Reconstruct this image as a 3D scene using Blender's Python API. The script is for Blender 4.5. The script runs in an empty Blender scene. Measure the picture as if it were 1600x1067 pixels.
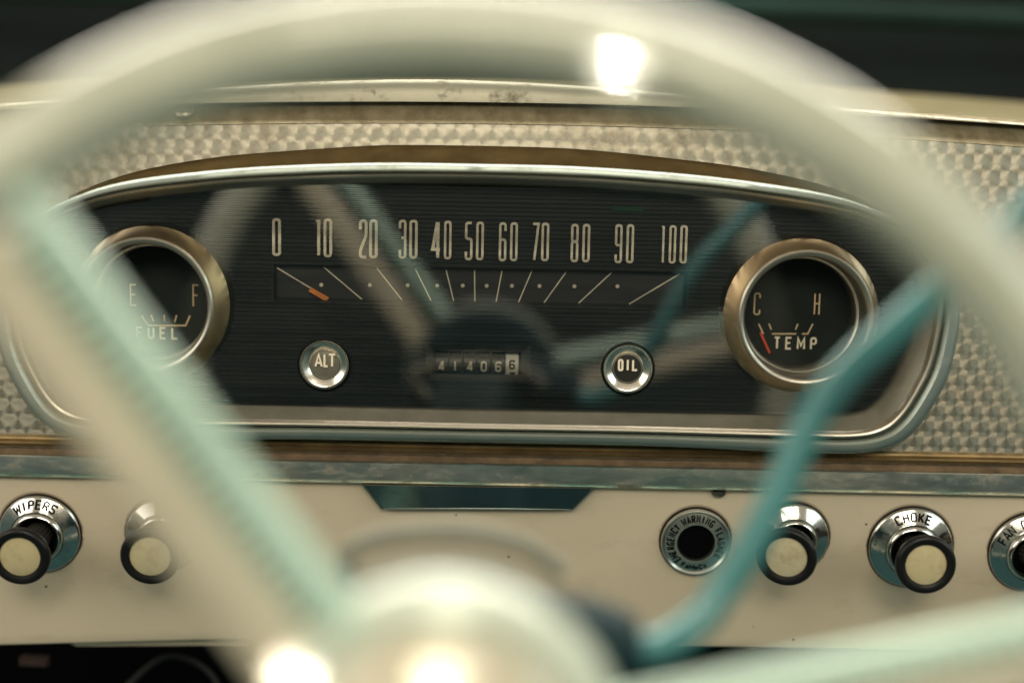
import bpy, math, random
from mathutils import Vector, Matrix

random.seed(7)
SC = bpy.context.scene
COL = SC.collection
R = math.radians

# ------------------------------------------------------------------ camera
PITCH, ROLL = R(7.7), R(1.1)
LENS, SENSOR = 50.0, 36.0
DIST = 0.62
FPX = 1600 * LENS / SENSOR
CAM_LOC = Vector((0.0, -DIST * math.cos(PITCH), DIST * math.sin(PITCH)))
CAM_ROT = (Matrix.Rotation(math.pi / 2 - PITCH, 3, 'X') @ Matrix.Rotation(ROLL, 3, 'Z'))
cam_data = bpy.data.cameras.new('camera')
cam = bpy.data.objects.new('camera', cam_data)
COL.objects.link(cam)
cam.matrix_world = Matrix.Translation(CAM_LOC) @ CAM_ROT.to_4x4()
cam_data.lens = LENS
cam_data.sensor_width = SENSOR
cam_data.clip_start = 0.01
cam_data.clip_end = 50
cam_data.dof.use_dof = True
cam_data.dof.focus_distance = 0.615
cam_data.dof.aperture_fstop = 1.6
SC.camera = cam

# ------------------------------------------------------------------ light
world = bpy.data.worlds.new('World')
SC.world = world
world.use_nodes = True
def build_world():
    nt = world.node_tree
    nt.nodes.clear()
    out = nt.nodes.new('ShaderNodeOutputWorld')
    bg = nt.nodes.new('ShaderNodeBackground')
    tc = nt.nodes.new('ShaderNodeTexCoord')
    sep = nt.nodes.new('ShaderNodeSeparateXYZ')
    ramp = nt.nodes.new('ShaderNodeValToRGB')
    mr = nt.nodes.new('ShaderNodeMapRange')
    nz = nt.nodes.new('ShaderNodeTexNoise')
    add = nt.nodes.new('ShaderNodeMath'); add.operation = 'MULTIPLY_ADD'
    nt.links.new(tc.outputs['Generated'], sep.inputs[0])
    nt.links.new(tc.outputs['Generated'], nz.inputs['Vector'])
    nz.inputs['Scale'].default_value = 2.6
    nz.inputs['Detail'].default_value = 3
    nt.links.new(sep.outputs['Z'], mr.inputs[0])
    mr.inputs[1].default_value = -1; mr.inputs[2].default_value = 1
    nt.links.new(nz.outputs[0], add.inputs[0])
    add.inputs[1].default_value = 0.5
    nt.links.new(mr.outputs[0], add.inputs[2])
    nt.links.new(add.outputs[0], ramp.inputs[0])
    e = ramp.color_ramp.elements
    e[0].position = 0.48; e[0].color = (0.050, 0.110, 0.102, 1)
    e[1].position = 1.0; e[1].color = (0.60, 0.52, 0.40, 1)
    m = e.new(0.70); m.color = (0.13, 0.17, 0.15, 1)
    m = e.new(0.85); m.color = (0.36, 0.34, 0.27, 1)
    dotn = nt.nodes.new('ShaderNodeVectorMath'); dotn.operation = 'DOT_PRODUCT'
    dotn.inputs[1].default_value = (0.05, -0.99, -0.05)
    nt.links.new(tc.outputs['Generated'], dotn.inputs[0])
    m2 = nt.nodes.new('ShaderNodeMapRange'); m2.interpolation_type = 'SMOOTHSTEP'
    m2.inputs[1].default_value = 0.80; m2.inputs[2].default_value = 0.97
    m2.inputs[3].default_value = 1.0; m2.inputs[4].default_value = 0.30
    nt.links.new(dotn.outputs['Value'], m2.inputs[0])
    mul = nt.nodes.new('ShaderNodeVectorMath'); mul.operation = 'SCALE'
    nt.links.new(ramp.outputs[0], mul.inputs[0]); nt.links.new(m2.outputs[0], mul.inputs['Scale'])
    nt.links.new(mul.outputs[0], bg.inputs[0])
    bg.inputs[1].default_value = 0.65
    nt.links.new(bg.outputs[0], out.inputs[0])
build_world()

def area(name, loc, target, sx, sy, power, color):
    d = bpy.data.lights.new(name, 'AREA')
    d.shape = 'RECTANGLE'; d.size = sx; d.size_y = sy
    d.energy = power; d.color = color
    o = bpy.data.objects.new(name, d)
    COL.objects.link(o)
    o.location = loc
    o.rotation_euler = (Vector(target) - Vector(loc)).to_track_quat('-Z', 'Y').to_euler()
    return o
area('driver_window_light', (-1.0, -0.75, 0.45), (0, -0.1, 0), 0.8, 0.6, 4.0, (1.0, 0.93, 0.80))
area('rear_window_light', (0.1, -1.7, 1.0), (0, 0, 0), 1.2, 0.5, 17, (1.0, 0.905, 0.735))
area('passenger_window_light', (1.3, -0.7, 0.5), (0, -0.1, 0), 0.9, 0.6, 4.5, (0.86, 1.0, 0.95))
area('windscreen_light', (0.0, 0.16, 0.44), (0, -0.28, -0.05), 1.0, 0.2, 6.0, (1.0, 0.95, 0.84))

SC.view_settings.view_transform = 'Standard'
SC.view_settings.look = 'None'
SC.view_settings.gamma = 1
SC.view_settings.exposure = 0.36
SC.view_settings.use_curve_mapping = False
SC.render.engine = 'CYCLES'
SC.cycles.use_denoising = True
SC.cycles.max_bounces = 8
SC.cycles.caustics_reflective = False
SC.cycles.caustics_refractive = False

# ------------------------------------------------------------------ layout helpers
def ray(px, py):
    d = Vector(((px - 800) / FPX, -(py - 533.5) / FPX, -1))
    return CAM_ROT @ d
def P(px, py, Y=0.0):
    d = ray(px, py)
    t = (Y - CAM_LOC.y) / d.y
    return CAM_LOC + d * t
def D(px, py, depth):
    return CAM_LOC + ray(px, py) * depth
def plane_hit(px, py, o, n):
    d = ray(px, py)
    t = (o - CAM_LOC).dot(n) / d.dot(n)
    return CAM_LOC + d * t
def S(px, depth=0.62):
    return px * depth / FPX

class Frame:
    def __init__(s, o, u, v, n, k=1.0):
        s.k = k
        s.o, s.u, s.v, s.n = Vector(o), Vector(u).normalized(), Vector(v).normalized(), Vector(n).normalized()
    def __call__(s, a, b, c=0.0):
        return s.o + (s.u * a + s.v * b + s.n * c) * s.k
    def at(s, o):
        return Frame(o, s.u, s.v, s.n)
DASH = Frame((0, 0, 0), (1, 0, 0), (0, 0, 1), (0, -1, 0))

# ------------------------------------------------------------------ object helpers
class MB:
    def __init__(s):
        s.v, s.f = [], []
    def quad_strip(s, a, b, closed=False):
        i0 = len(s.v); n = len(a)
        s.v += [tuple(p) for p in a] + [tuple(p) for p in b]
        for i in range(n if closed else n - 1):
            j = (i + 1) % n
            s.f.append((i0 + i, i0 + j, i0 + n + j, i0 + n + i))
    def loft(s, loops, closed=True, cap0=False, cap1=False):
        i0 = len(s.v); n = len(loops[0])
        for l in loops:
            s.v += [tuple(p) for p in l]
        for k in range(len(loops) - 1):
            a, b = i0 + k * n, i0 + (k + 1) * n
            for i in range(n if closed else n - 1):
                j = (i + 1) % n
                s.f.append((a + i, a + j, b + j, b + i))
        if cap0: s.f.append(tuple(i0 + i for i in range(n))[::-1])
        if cap1:
            a = i0 + (len(loops) - 1) * n
            s.f.append(tuple(a + i for i in range(n)))
        return s
    def lathe(s, fr, prof, seg=72, flute=0, amp=0.0, cap0=False, cap1=False):
        loops = []
        for r, h in prof:
            l = []
            for k in range(seg):
                t = 2 * math.pi * k / seg
                rr = r * (1 + (amp * math.cos(flute * t) if flute else 0))
                l.append(fr(rr * math.cos(t), rr * math.sin(t), h))
            loops.append(l)
        s.loft(loops, True, cap0, cap1)
        return s
    def box(s, fr, a0, a1, b0, b1, c0, c1, bev=0.0):
        if bev <= 0:
            l0 = [fr(a0, b0, c0), fr(a1, b0, c0), fr(a1, b1, c0), fr(a0, b1, c0)]
            l1 = [fr(a0, b0, c1), fr(a1, b0, c1), fr(a1, b1, c1), fr(a0, b1, c1)]
            s.loft([l0, l1], True, True, True)
        else:
            def lp(i, c):
                return [fr(a0 + i, b0 + i, c), fr(a1 - i, b0 + i, c), fr(a1 - i, b1 - i, c), fr(a0 + i, b1 - i, c)]
            s.loft([lp(0, c0), lp(0, c1 - bev), lp(bev, c1)], True, True, True)
        return s
    def tube(s, pts, rad, seg=16, caps=True):
        n = len(pts); loops = []
        up = Vector((0.13, 0.31, 0.94))
        for i, p in enumerate(pts):
            t = (pts[min(i + 1, n - 1)] - pts[max(i - 1, 0)]).normalized()
            a = t.cross(up).normalized(); b = a.cross(t)
            r = rad[i] if isinstance(rad, (list, tuple)) else rad
            loops.append([p + a * r * math.cos(2 * math.pi * k / seg) + b * r * math.sin(2 * math.pi * k / seg) for k in range(seg)])
        s.loft(loops, True, caps, caps)
        return s
    def stroke(s, fr, pts, w, h, closed=False, base=0.0):
        """flat raised line of width w following 2-D points, top at height h"""
        n = len(pts); L, Rr = [], []
        for i in range(n):
            p = Vector(pts[i])
            a = Vector(pts[i - 1]) if (i > 0 or closed) else None
            b = Vector(pts[(i + 1) % n]) if (i < n - 1 or closed) else None
            d1 = (p - a).normalized() if a is not None else (b - p).normalized()
            d2 = (b - p).normalized() if b is not None else d1
            n1, n2 = Vector((-d1.y, d1.x)), Vector((-d2.y, d2.x))
            m = (n1 + n2)
            m = m.normalized() if m.length > 1e-6 else n1
            k = w / 2 / max(0.45, m.dot(n1))
            L.append(p + m * k); Rr.append(p - m * k)
        i0 = len(s.v)
        for q, hh in ((L, base), (L, h), (Rr, h), (Rr, base)):
            s.v += [tuple(fr(e.x, e.y, hh)) for e in q]
        for i in range(n if closed else n - 1):
            j = (i + 1) % n
            for k in range(3):
                s.f.append((i0 + k * n + i, i0 + k * n + j, i0 + (k + 1) * n + j, i0 + (k + 1) * n + i))
        if not closed:
            s.f.append((i0, i0 + n, i0 + 2 * n, i0 + 3 * n))
            e = n - 1
            s.f.append((i0 + e, i0 + 3 * n + e, i0 + 2 * n + e, i0 + n + e))
        return s
    def disc(s, fr, r, c, seg=64, sag=0.0):
        prof = [(r, c)] + ([(r * k, c + sag * (1 - k * k)) for k in (0.85, 0.65, 0.45, 0.25, 0.1)] if sag else [])
        s.lathe(fr, prof, seg, cap1=True) if sag else s.lathe(fr, [(r, c), (r * 0.5, c)], seg, cap1=True)
        return s
    def build(s, name, mat, parent=None, smooth=True, angle=35):
        me = bpy.data.meshes.new(name)
        me.from_pydata(s.v, [], s.f)
        me.update()
        import bmesh
        bm = bmesh.new(); bm.from_mesh(me)
        bmesh.ops.recalc_face_normals(bm, faces=bm.faces)
        bm.to_mesh(me); bm.free()
        if smooth:
            me.polygons.foreach_set('use_smooth', [True] * len(me.polygons))
            me.set_sharp_from_angle(angle=R(angle))
        me.materials.append(mat)
        o = bpy.data.objects.new(name, me)
        COL.objects.link(o)
        if parent is not None:
            o.parent = parent
            if parent in ROOTS:
                o.matrix_parent_inverse = Matrix.Translation(-ROOTS[parent])
        return o
ROOTS = {}
def thing(name, label, cat, loc=(0, 0, 0), group=None):
    o = bpy.data.objects.new(name, None)
    COL.objects.link(o)
    o.location = loc
    o.empty_display_size = 0.01
    ROOTS[o] = Vector(loc)
    o['label'] = label; o['category'] = cat
    if group: o['group'] = group
    return o
def tag(o, label, cat, group=None):
    o['label'] = label; o['category'] = cat
    if group: o['group'] = group
    return o

# ------------------------------------------------------------------ lettering
GLYPH = {  # strokes in a unit box: (points, closed)
 '0': [([(0,0),(1,0),(1,1),(0,1)],1)], 'O': [([(0,0),(1,0),(1,1),(0,1)],1)],
 '1': [([(.5,0),(.5,1)],0)],
 '2': [([(0,.76),(0,1),(1,1),(1,.6),(0,.18),(0,0),(1,0)],0)],
 '3': [([(0,.8),(0,1),(1,1),(1,.54),(.3,.54)],0),([(.3,.54),(1,.54),(1,0),(0,0),(0,.2)],0)],
 '4': [([(.74,0),(.74,1)],0),([(.66,1),(0,.24),(1.05,.24)],0)],
 '5': [([(1,1),(0,1),(0,.56),(1,.56),(1,0),(0,0),(0,.2)],0)],
 '6': [([(0,0),(1,0),(1,.56),(0,.56)],1),([(0,.4),(0,1),(1,1),(1,.8)],0)],
 '7': [([(0,1),(1,1),(.3,0)],0)],
 '8': [([(0,0),(1,0),(1,.54),(0,.54)],1),([(0,.54),(1,.54),(1,1),(0,1)],1)],
 '9': [([(0,.46),(1,.46),(1,1),(0,1)],1),([(1,.6),(1,0),(0,0),(0,.2)],0)],
 'A': [([(0,0),(.5,1),(1,0)],0),([(.2,.3),(.8,.3)],0)],
 'C': [([(1,.78),(1,1),(0,1),(0,0),(1,0),(1,.22)],0)],
 'D': [([(0,0),(1,0),(1,1),(0,1)],1)],
 'E': [([(1,1),(0,1),(0,0),(1,0)],0),([(0,.52),(.8,.52)],0)],
 'F': [([(1,1),(0,1),(0,0)],0),([(0,.52),(.8,.52)],0)],
 'G': [([(1,.78),(1,1),(0,1),(0,0),(1,0),(1,.45),(.6,.45)],0)],
 'H': [([(0,0),(0,1)],0),([(1,0),(1,1)],0),([(0,.52),(1,.52)],0)],
 'I': [([(.5,0),(.5,1)],0)],
 'K': [([(0,0),(0,1)],0),([(1,1),(.08,.42)],0),([(.3,.58),(1,0)],0)],
 'L': [([(0,1),(0,0),(1,0)],0)],
 'M': [([(0,0),(0,1),(.5,.3),(1,1),(1,0)],0)],
 'N': [([(0,0),(0,1),(1,0),(1,1)],0)],
 'P': [([(0,0),(0,1),(1,1),(1,.48),(.1,.48)],0)],
 'R': [([(0,0),(0,1),(1,1),(1,.5),(.1,.5)],0),([(.45,.5),(1,0)],0)],
 'S': [([(1,.8),(1,1),(0,1),(0,.55),(1,.45),(1,0),(0,0),(0,.2)],0)],
 'T': [([(0,1),(1,1)],0),([(.5,1),(.5,0)],0)],
 'U': [([(0,1),(0,0),(1,0),(1,1)],0)],
 'W': [([(0,1),(.22,0),(.5,.7),(.78,0),(1,1)],0)],
 'Y': [([(0,1),(.5,.48),(1,1)],0),([(.5,.52),(.5,0)],0)],
 'o': [([(0,0),(1,0),(1,.62),(0,.62)],1)],
}
SHARP = set('AEFHIKLMNTWY147')
def fillet(pts, r, closed):
    n = len(pts); out = []
    for i in range(n):
        p = Vector(pts[i])
        if not closed and i in (0, n - 1):
            out.append(tuple(p)); continue
        a, b = Vector(pts[i - 1]), Vector(pts[(i + 1) % n])
        q = min(r, (a - p).length * 0.48, (b - p).length * 0.48)
        A = p + (a - p).normalized() * q; B = p + (b - p).normalized() * q
        for k in range(6):
            t = k / 5
            out.append(tuple(A * (1 - t) ** 2 + p * 2 * t * (1 - t) + B * t * t))
    return out
def subdiv(q, closed, d):
    out = []
    n = len(q)
    for i in range(n if closed else n - 1):
        a, b = Vector(q[i]), Vector(q[(i + 1) % n])
        k = max(1, int((b - a).length / d))
        out += [tuple(a.lerp(b, j / k)) for j in range(k)]
    if not closed: out.append(q[-1])
    return out
def glyph(mb, ch, fr, x, y, w, h, sw, t, rad=0.9, base=0.0, sub=0):
    """one letter, lower-left corner at (x, y) of fr"""
    for k, (pts, closed) in enumerate(GLYPH[ch]):
        q = [(x + sw / 2 + a * (w - sw), y + sw / 2 + b * (h - sw)) for a, b in pts]
        if ch not in SHARP:
            q = fillet(q, max(sw * rad, (w - sw) * 0.5), closed)
        if sub: q = subdiv(q, closed, sub)
        mb.stroke(fr, q, sw, t + k * 4e-5, bool(closed), base)
def word(mb, txt, fr, x0, y, h, cw, gap, sw, t):
    x = x0
    for ch in txt:
        if ch == ' ': x += cw; continue
        w = sw if ch in 'I1' else cw * (1.25 if ch in 'MW' else 1)
        glyph(mb, ch, fr, x, y, w, h, sw, t, base=t - 0.0005)
        x += w + gap
def arc_word(mb, txt, fr, rad, hgt, centre, step, cw, sw, ch_h, t=0.00012, slope=0.0, inward=False):
    """letters set round a circle, clockwise (or upright along the bottom when inward)"""
    n = len(txt)
    for i, ch in enumerate(txt):
        if ch == ' ': continue
        ang = R(centre + ((n - 1) / 2 - i) * step * (-1 if inward else 1))
        er = fr.u * math.cos(ang) + fr.v * math.sin(ang)
        et = fr.u * math.sin(ang) - fr.v * math.cos(ang)
        vv = (er * math.cos(slope) - fr.n * math.sin(slope))
        nn = (er * math.sin(slope) + fr.n * math.cos(slope))
        if inward: et, vv = -et, -vv
        o = fr.o + er * rad + fr.n * hgt
        f2 = Frame(o, et, vv, nn)
        w = cw * (1.3 if ch in 'MW' else 1) * (0.8 if ch == 'o' else 1)
        if ch in 'I1': w = sw
        glyph(mb, ch, f2, -w / 2, -ch_h / 2, w, ch_h, sw, t, base=-0.0003)

# ------------------------------------------------------------------ materials
class NT:
    def __init__(s, name):
        s.m = bpy.data.materials.new(name); s.m.use_nodes = True
        s.t = s.m.node_tree
        s.b = s.t.nodes['Principled BSDF']
        s.out = s.t.nodes['Material Output']
    def n(s, typ, **kw):
        x = s.t.nodes.new(typ)
        for k, v in kw.items(): setattr(x, k, v)
        return x
    def l(s, a, b): s.t.links.new(a, b)
    def math(s, op, a, b=None, c=None, clamp=False):
        x = s.n('ShaderNodeMath', operation=op); x.use_clamp = clamp
        for i, v in enumerate((a, b, c)):
            if v is None: continue
            if isinstance(v, (int, float)): x.inputs[i].default_value = v
            else: s.l(v, x.inputs[i])
        return x.outputs[0]
    def noise(s, scale, detail=4, rough=0.6, stretch=None):
        tc = s.n('ShaderNodeTexCoord'); v = tc.outputs['Object']
        if stretch:
            mp = s.n('ShaderNodeMapping'); mp.inputs['Scale'].default_value = stretch
            s.l(v, mp.inputs[0]); v = mp.outputs[0]
        nz = s.n('ShaderNodeTexNoise'); nz.inputs['Scale'].default_value = scale
        nz.inputs['Detail'].default_value = detail; nz.inputs['Roughness'].default_value = rough
        s.l(v, nz.inputs['Vector'])
        return nz.outputs[0]
    def ramp(s, fac, stops):
        r = s.n('ShaderNodeValToRGB'); e = r.color_ramp.elements
        e[0].position, e[0].color = stops[0][0], (*stops[0][1], 1)
        e[1].position, e[1].color = stops[-1][0], (*stops[-1][1], 1)
        for p, c in stops[1:-1]:
            x = e.new(p); x.color = (*c, 1)
        s.l(fac, r.inputs[0]); return r.outputs[0]
    def mix(s, fac, a, b):
        x = s.n('ShaderNodeMix', data_type='RGBA')
        for i, v in ((0, fac), (6, a), (7, b)):
            if isinstance(v, (int, float)): x.inputs[i].default_value = v
            elif isinstance(v, tuple): x.inputs[i].default_value = (*v, 1)
            else: s.l(v, x.inputs[i])
        return x.outputs[2]
    def bump(s, h, strength, dist):
        b = s.n('ShaderNodeBump'); b.inputs['Strength'].default_value = strength
        b.inputs['Distance'].default_value = dist
        s.l(h, b.inputs['Height']); s.l(b.outputs[0], s.b.inputs['Normal'])
    def set(s, **kw):
        for k, v in kw.items():
            i = s.b.inputs[k.replace('_', ' ')]
            if isinstance(v, (int, float)): i.default_value = v
            elif isinstance(v, tuple): i.default_value = (*v, 1)
            else: s.l(v, i)
        return s

def mat_plain(name, col, rough=0.4, metal=0.0, var=0.12, scale=60, coat=0.0, rvar=0.1, bump=0.0, spec=0.5):
    m = NT(name)
    m.b.inputs['Specular IOR Level'].default_value = spec
    nz = m.noise(scale, 5)
    d = tuple(c * (1 - var) for c in col); u = tuple(min(1, c * (1 + var)) for c in col)
    m.set(Base_Color=m.ramp(nz, [(0.3, d), (0.7, u)]), Metallic=metal, Coat_Weight=coat, Coat_Roughness=0.04)
    m.set(Roughness=m.math('MULTIPLY_ADD', nz, rvar, rough - rvar / 2))
    if bump: m.bump(m.noise(scale * 9, 3), bump, 0.0004)
    return m.m

def mat_chrome(name, col=(0.62, 0.62, 0.58), rough=0.10, pit=0.5, pitcol=(0.10, 0.065, 0.03), streak=None):
    m = NT(name)
    a = m.noise(55, 6, 0.65, streak); b = m.noise(420, 4, 0.7)
    f = m.math('MULTIPLY_ADD', a, 0.7, m.math('MULTIPLY', b, 0.45))
    mask = m.ramp(f, [(0.60, (0, 0, 0)), (0.78, (pit, pit, pit))])
    m.set(Base_Color=m.mix(mask, col, pitcol), Metallic=1.0)
    m.set(Roughness=m.math('MULTIPLY_ADD', mask, 0.45, m.math('MULTIPLY_ADD', a, 0.10, rough - 0.05)))
    m.bump(b, 0.012, 0.0003)
    return m.m

CHROME = mat_chrome('old_chrome')
CHROME_RING = mat_chrome('lamp_ring_chrome', (0.70, 0.67, 0.59), 0.20, 0.2)
def mat_trim():
    m = NT('reflection_tinted_chrome_strip')
    a = m.noise(14, 5, 0.65, (1, 1, 4)); b = m.noise(60, 6, 0.7, (1, 1, 3)); g = m.noise(500, 3)
    c = m.ramp(a, [(0.35, (0.30, 0.44, 0.41)), (0.50, (0.55, 0.59, 0.54)), (0.66, (0.74, 0.70, 0.60))])  # teal to pale mottle paints reflections into the chrome
    rust = m.ramp(m.math('MULTIPLY_ADD', g, 0.3, m.math('MULTIPLY', b, 0.8)), [(0.56, (0, 0, 0)), (0.74, (0.75, 0.75, 0.75))])
    m.set(Base_Color=m.mix(rust, c, (0.22, 0.14, 0.07)), Metallic=1.0)
    m.set(Roughness=m.math('MULTIPLY_ADD', rust, 0.3, m.math('MULTIPLY_ADD', b, 0.25, 0.20)))
    m.bump(a, 0.05, 0.002)
    return m.m
CHROME_TRIM = mat_trim()
CHROME_BEZEL = mat_chrome('satin_chrome', (0.46, 0.43, 0.36), 0.36, 0.35, (0.2, 0.14, 0.08))
FLANGE = mat_plain('brushed_grey_flange', (0.185, 0.175, 0.135), 0.45, 0.6, 0.12, 90, bump=0.15)
BRONZE = mat_plain('aged_gold_metal', (0.34, 0.25, 0.13), 0.38, 0.85, 0.25, 70, bump=0.1)
SHROUD = mat_plain('olive_gold_shroud', (0.050, 0.034, 0.014), 0.9, 0.0, 0.3, 60, bump=0.2, spec=0.0)
GROOVE = mat_plain('rusty_groove', (0.13, 0.085, 0.045), 0.6, 0.3, 0.45, 120, bump=0.4)
BLACK = mat_plain('black_plastic', (0.007, 0.007, 0.007), 0.33, 0, 0.2, 50, spec=0.3)
DARK = mat_plain('painted_gloom', (0.0015, 0.002, 0.002), 0.9, 0, 0.3, 20, spec=0.05)  # near-black colour stands in for shade in openings and under the dash
DIAL = mat_plain('dial_black', (0.006, 0.010, 0.009), 0.6, 0, 0.25, 60, spec=0.2)
def mat_ivory():
    m = NT('aged_ivory_plastic')
    oi = m.n('ShaderNodeObjectInfo'); a = m.noise(110, 5); b = m.noise(420, 4, 0.7)
    c = m.mix(oi.outputs['Random'], (0.60, 0.54, 0.36), (0.52, 0.43, 0.23))
    f = m.ramp(m.math('MULTIPLY_ADD', b, 0.4, m.math('MULTIPLY', a, 0.7)), [(0.52, (0, 0, 0)), (0.72, (0.5, 0.5, 0.5))])
    m.set(Base_Color=m.mix(f, c, (0.30, 0.23, 0.11)), Roughness=m.math('MULTIPLY_ADD', a, 0.2, 0.22), Coat_Weight=0.3)
    return m.m
WHITEP = mat_ivory()
NUM = mat_plain('cream_numeral_paint', (0.82, 0.72, 0.55), 0.5, 0, 0.08, 300)
TAN = mat_plain('tan_dial_paint', (0.60, 0.44, 0.24), 0.5, 0, 0.1, 300)
ORANGE = mat_plain('orange_needle_paint', (0.75, 0.24, 0.045), 0.5, 0, 0.1, 200)
RED = mat_plain('red_needle_paint', (0.55, 0.05, 0.025), 0.5, 0, 0.1, 200)
LENS_RED = mat_plain('unlit_red_lens', (0.05, 0.014, 0.013), 0.3, 0, 0.2, 200)
LENS_GREEN = mat_plain('unlit_green_lens', (0.012, 0.05, 0.025), 0.3, 0, 0.2, 200)
HUBP = mat_plain('pale_hub_plastic', (0.62, 0.68, 0.57), 0.25, 0, 0.06, 30, coat=1.0)
MINT = mat_plain('pale_mint_plastic', (0.46, 0.64, 0.515), 0.28, 0, 0.06, 30, coat=1.0)
RIMP = mat_plain('aged_rim_plastic', (0.51, 0.525, 0.41), 0.25, 0, 0.12, 40, coat=1.0, bump=0.08)
WARM_MINT = mat_plain('warm_lit_mint_plastic', (0.56, 0.51, 0.375), 0.25, 0, 0.06, 30, coat=1.0)  # ivory tone: warm light on the mint plastic put into the colour
TEAL = mat_plain('turquoise_paint', (0.050, 0.200, 0.200), 0.30, 0, 0.08, 40, coat=0.4)
TEAL_DIMMED = mat_plain('dimmed_turquoise', (0.003, 0.024, 0.030), 0.5, 0, 0.1, 40, spec=0.25)  # turquoise darkened in colour to stay dim in lens reflections
DASHTOP = mat_plain('olive_dash_top', (0.19, 0.165, 0.085), 0.35, 0.0, 0.12, 30, coat=0.3)
INK = mat_plain('black_letter_paint', (0.004, 0.004, 0.004), 0.7, 0, 0.2, 100, spec=0.1)
WINDSCREEN = mat_plain('dark_green_backdrop', (0.003, 0.005, 0.0045), 0.8, 0, 0.3, 4, spec=0.08)  # opaque backdrop: darkness beyond the dash put into its colour
HEADER = mat_plain('dark_green_trim', (0.010, 0.024, 0.020), 0.8, 0, 0.3, 6, spec=0.1)

def mat_cream():
    m = NT('cream_dash_paint')
    a = m.noise(9, 4); b = m.noise(300, 3)
    c = m.ramp(a, [(0.3, (0.57, 0.485, 0.345)), (0.7, (0.635, 0.54, 0.395))])
    v = m.n('ShaderNodeTexVoronoi'); tc = m.n('ShaderNodeTexCoord')
    v.inputs['Scale'].default_value = 60; m.l(tc.outputs['Object'], v.inputs['Vector'])
    nz2 = m.noise(22, 2)
    spot = m.math('MULTIPLY', m.math('LESS_THAN', v.outputs['Distance'], 0.040), m.math('GREATER_THAN', nz2, 0.49))
    grime = m.ramp(m.noise(38, 6, 0.7, (1, 1, 2.2)), [(0.56, (0, 0, 0)), (0.80, (0.38, 0.38, 0.38))])
    c = m.mix(grime, c, (0.33, 0.25, 0.16))
    c = m.mix(spot, c, (0.10, 0.06, 0.035))
    sep = m.n('ShaderNodeSeparateXYZ'); m.l(tc.outputs['Object'], sep.inputs[0])
    rust = None; nzr = m.noise(170, 5, 0.7)
    for px, py, rp in ((63, 833, 66), (257, 834, 62), (1237, 840, 60), (1422, 854, 68), (1609, 862, 67), (1086.5, 845, 57)):
        q = L(px, py); q = q - ROOT0
        dx = m.math('SUBTRACT', sep.outputs['X'], q.x); dz = m.math('SUBTRACT', sep.outputs['Z'], q.z)
        d = m.math('SQRT', m.math('ADD', m.math('MULTIPLY', dx, dx), m.math('MULTIPLY', dz, dz)))
        rim = m.math('MULTIPLY_ADD', d, -1.0 / 0.0016, 1.0 + S(rp, 0.613) / 0.0016, clamp=True)
        up = m.math('MULTIPLY_ADD', dz, 14.0, 0.30)
        f = m.math('MULTIPLY', rim, m.math('GREATER_THAN', m.math('ADD', nzr, up), m.math('MULTIPLY_ADD', rim, -0.45, 1.06)))
        rust = f if rust is None else m.math('MAXIMUM', rust, f)
    c = m.mix(rust, c, (0.09, 0.042, 0.018))
    m.set(Base_Color=c, Roughness=0.40, Coat_Weight=0.8, Coat_Roughness=0.06)
    m.bump(m.noise(160, 3), 0.05, 0.0006)
    return m.m


def mat_ribbed():
    m = NT('ribbed_black_face')
    nz = m.noise(40, 5)
    m.set(Base_Color=m.ramp(nz, [(0.3, (0.016, 0.017, 0.015)), (0.75, (0.028, 0.027, 0.023))]), Roughness=0.34)
    return m.m
RIBBED = mat_ribbed()

def mat_lens(name, strength=1.0, ior=1.5, rough=0.02, rib=False):
    m = NT(name); t = m.t
    t.nodes.remove(m.b)
    fr = m.n('ShaderNodeFresnel'); fr.inputs['IOR'].default_value = ior
    gl = m.n('ShaderNodeBsdfGlossy'); gl.inputs['Roughness'].default_value = rough
    if rib:
        tc = m.n('ShaderNodeTexCoord'); sp = m.n('ShaderNodeSeparateXYZ'); m.l(tc.outputs['Object'], sp.inputs[0])
        bp = m.n('ShaderNodeBump'); bp.inputs['Strength'].default_value = 0.004; bp.inputs['Distance'].default_value = 0.0003
        m.l(m.math('SINE', m.math('MULTIPLY', sp.outputs['Z'], 2 * math.pi / 0.00188)), bp.inputs['Height'])
        m.l(bp.outputs[0], gl.inputs['Normal'])
    tr = m.n('ShaderNodeBsdfTransparent'); tr.inputs['Color'].default_value = (0.96, 0.97, 0.96, 1)
    mx = m.n('ShaderNodeMixShader')
    m.l(m.math('MULTIPLY', fr.outputs[0], strength, clamp=True), mx.inputs[0])
    m.l(tr.outputs[0], mx.inputs[1]); m.l(gl.outputs[0], mx.inputs[2])
    m.l(mx.outputs[0], m.out.inputs['Surface'])
    return m.m
LENS_MAT = mat_lens('clear_lens', 5.5, rough=0.03, rib=True)
GAUGE_GLASS = mat_lens('gauge_glass', 0.5)

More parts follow.
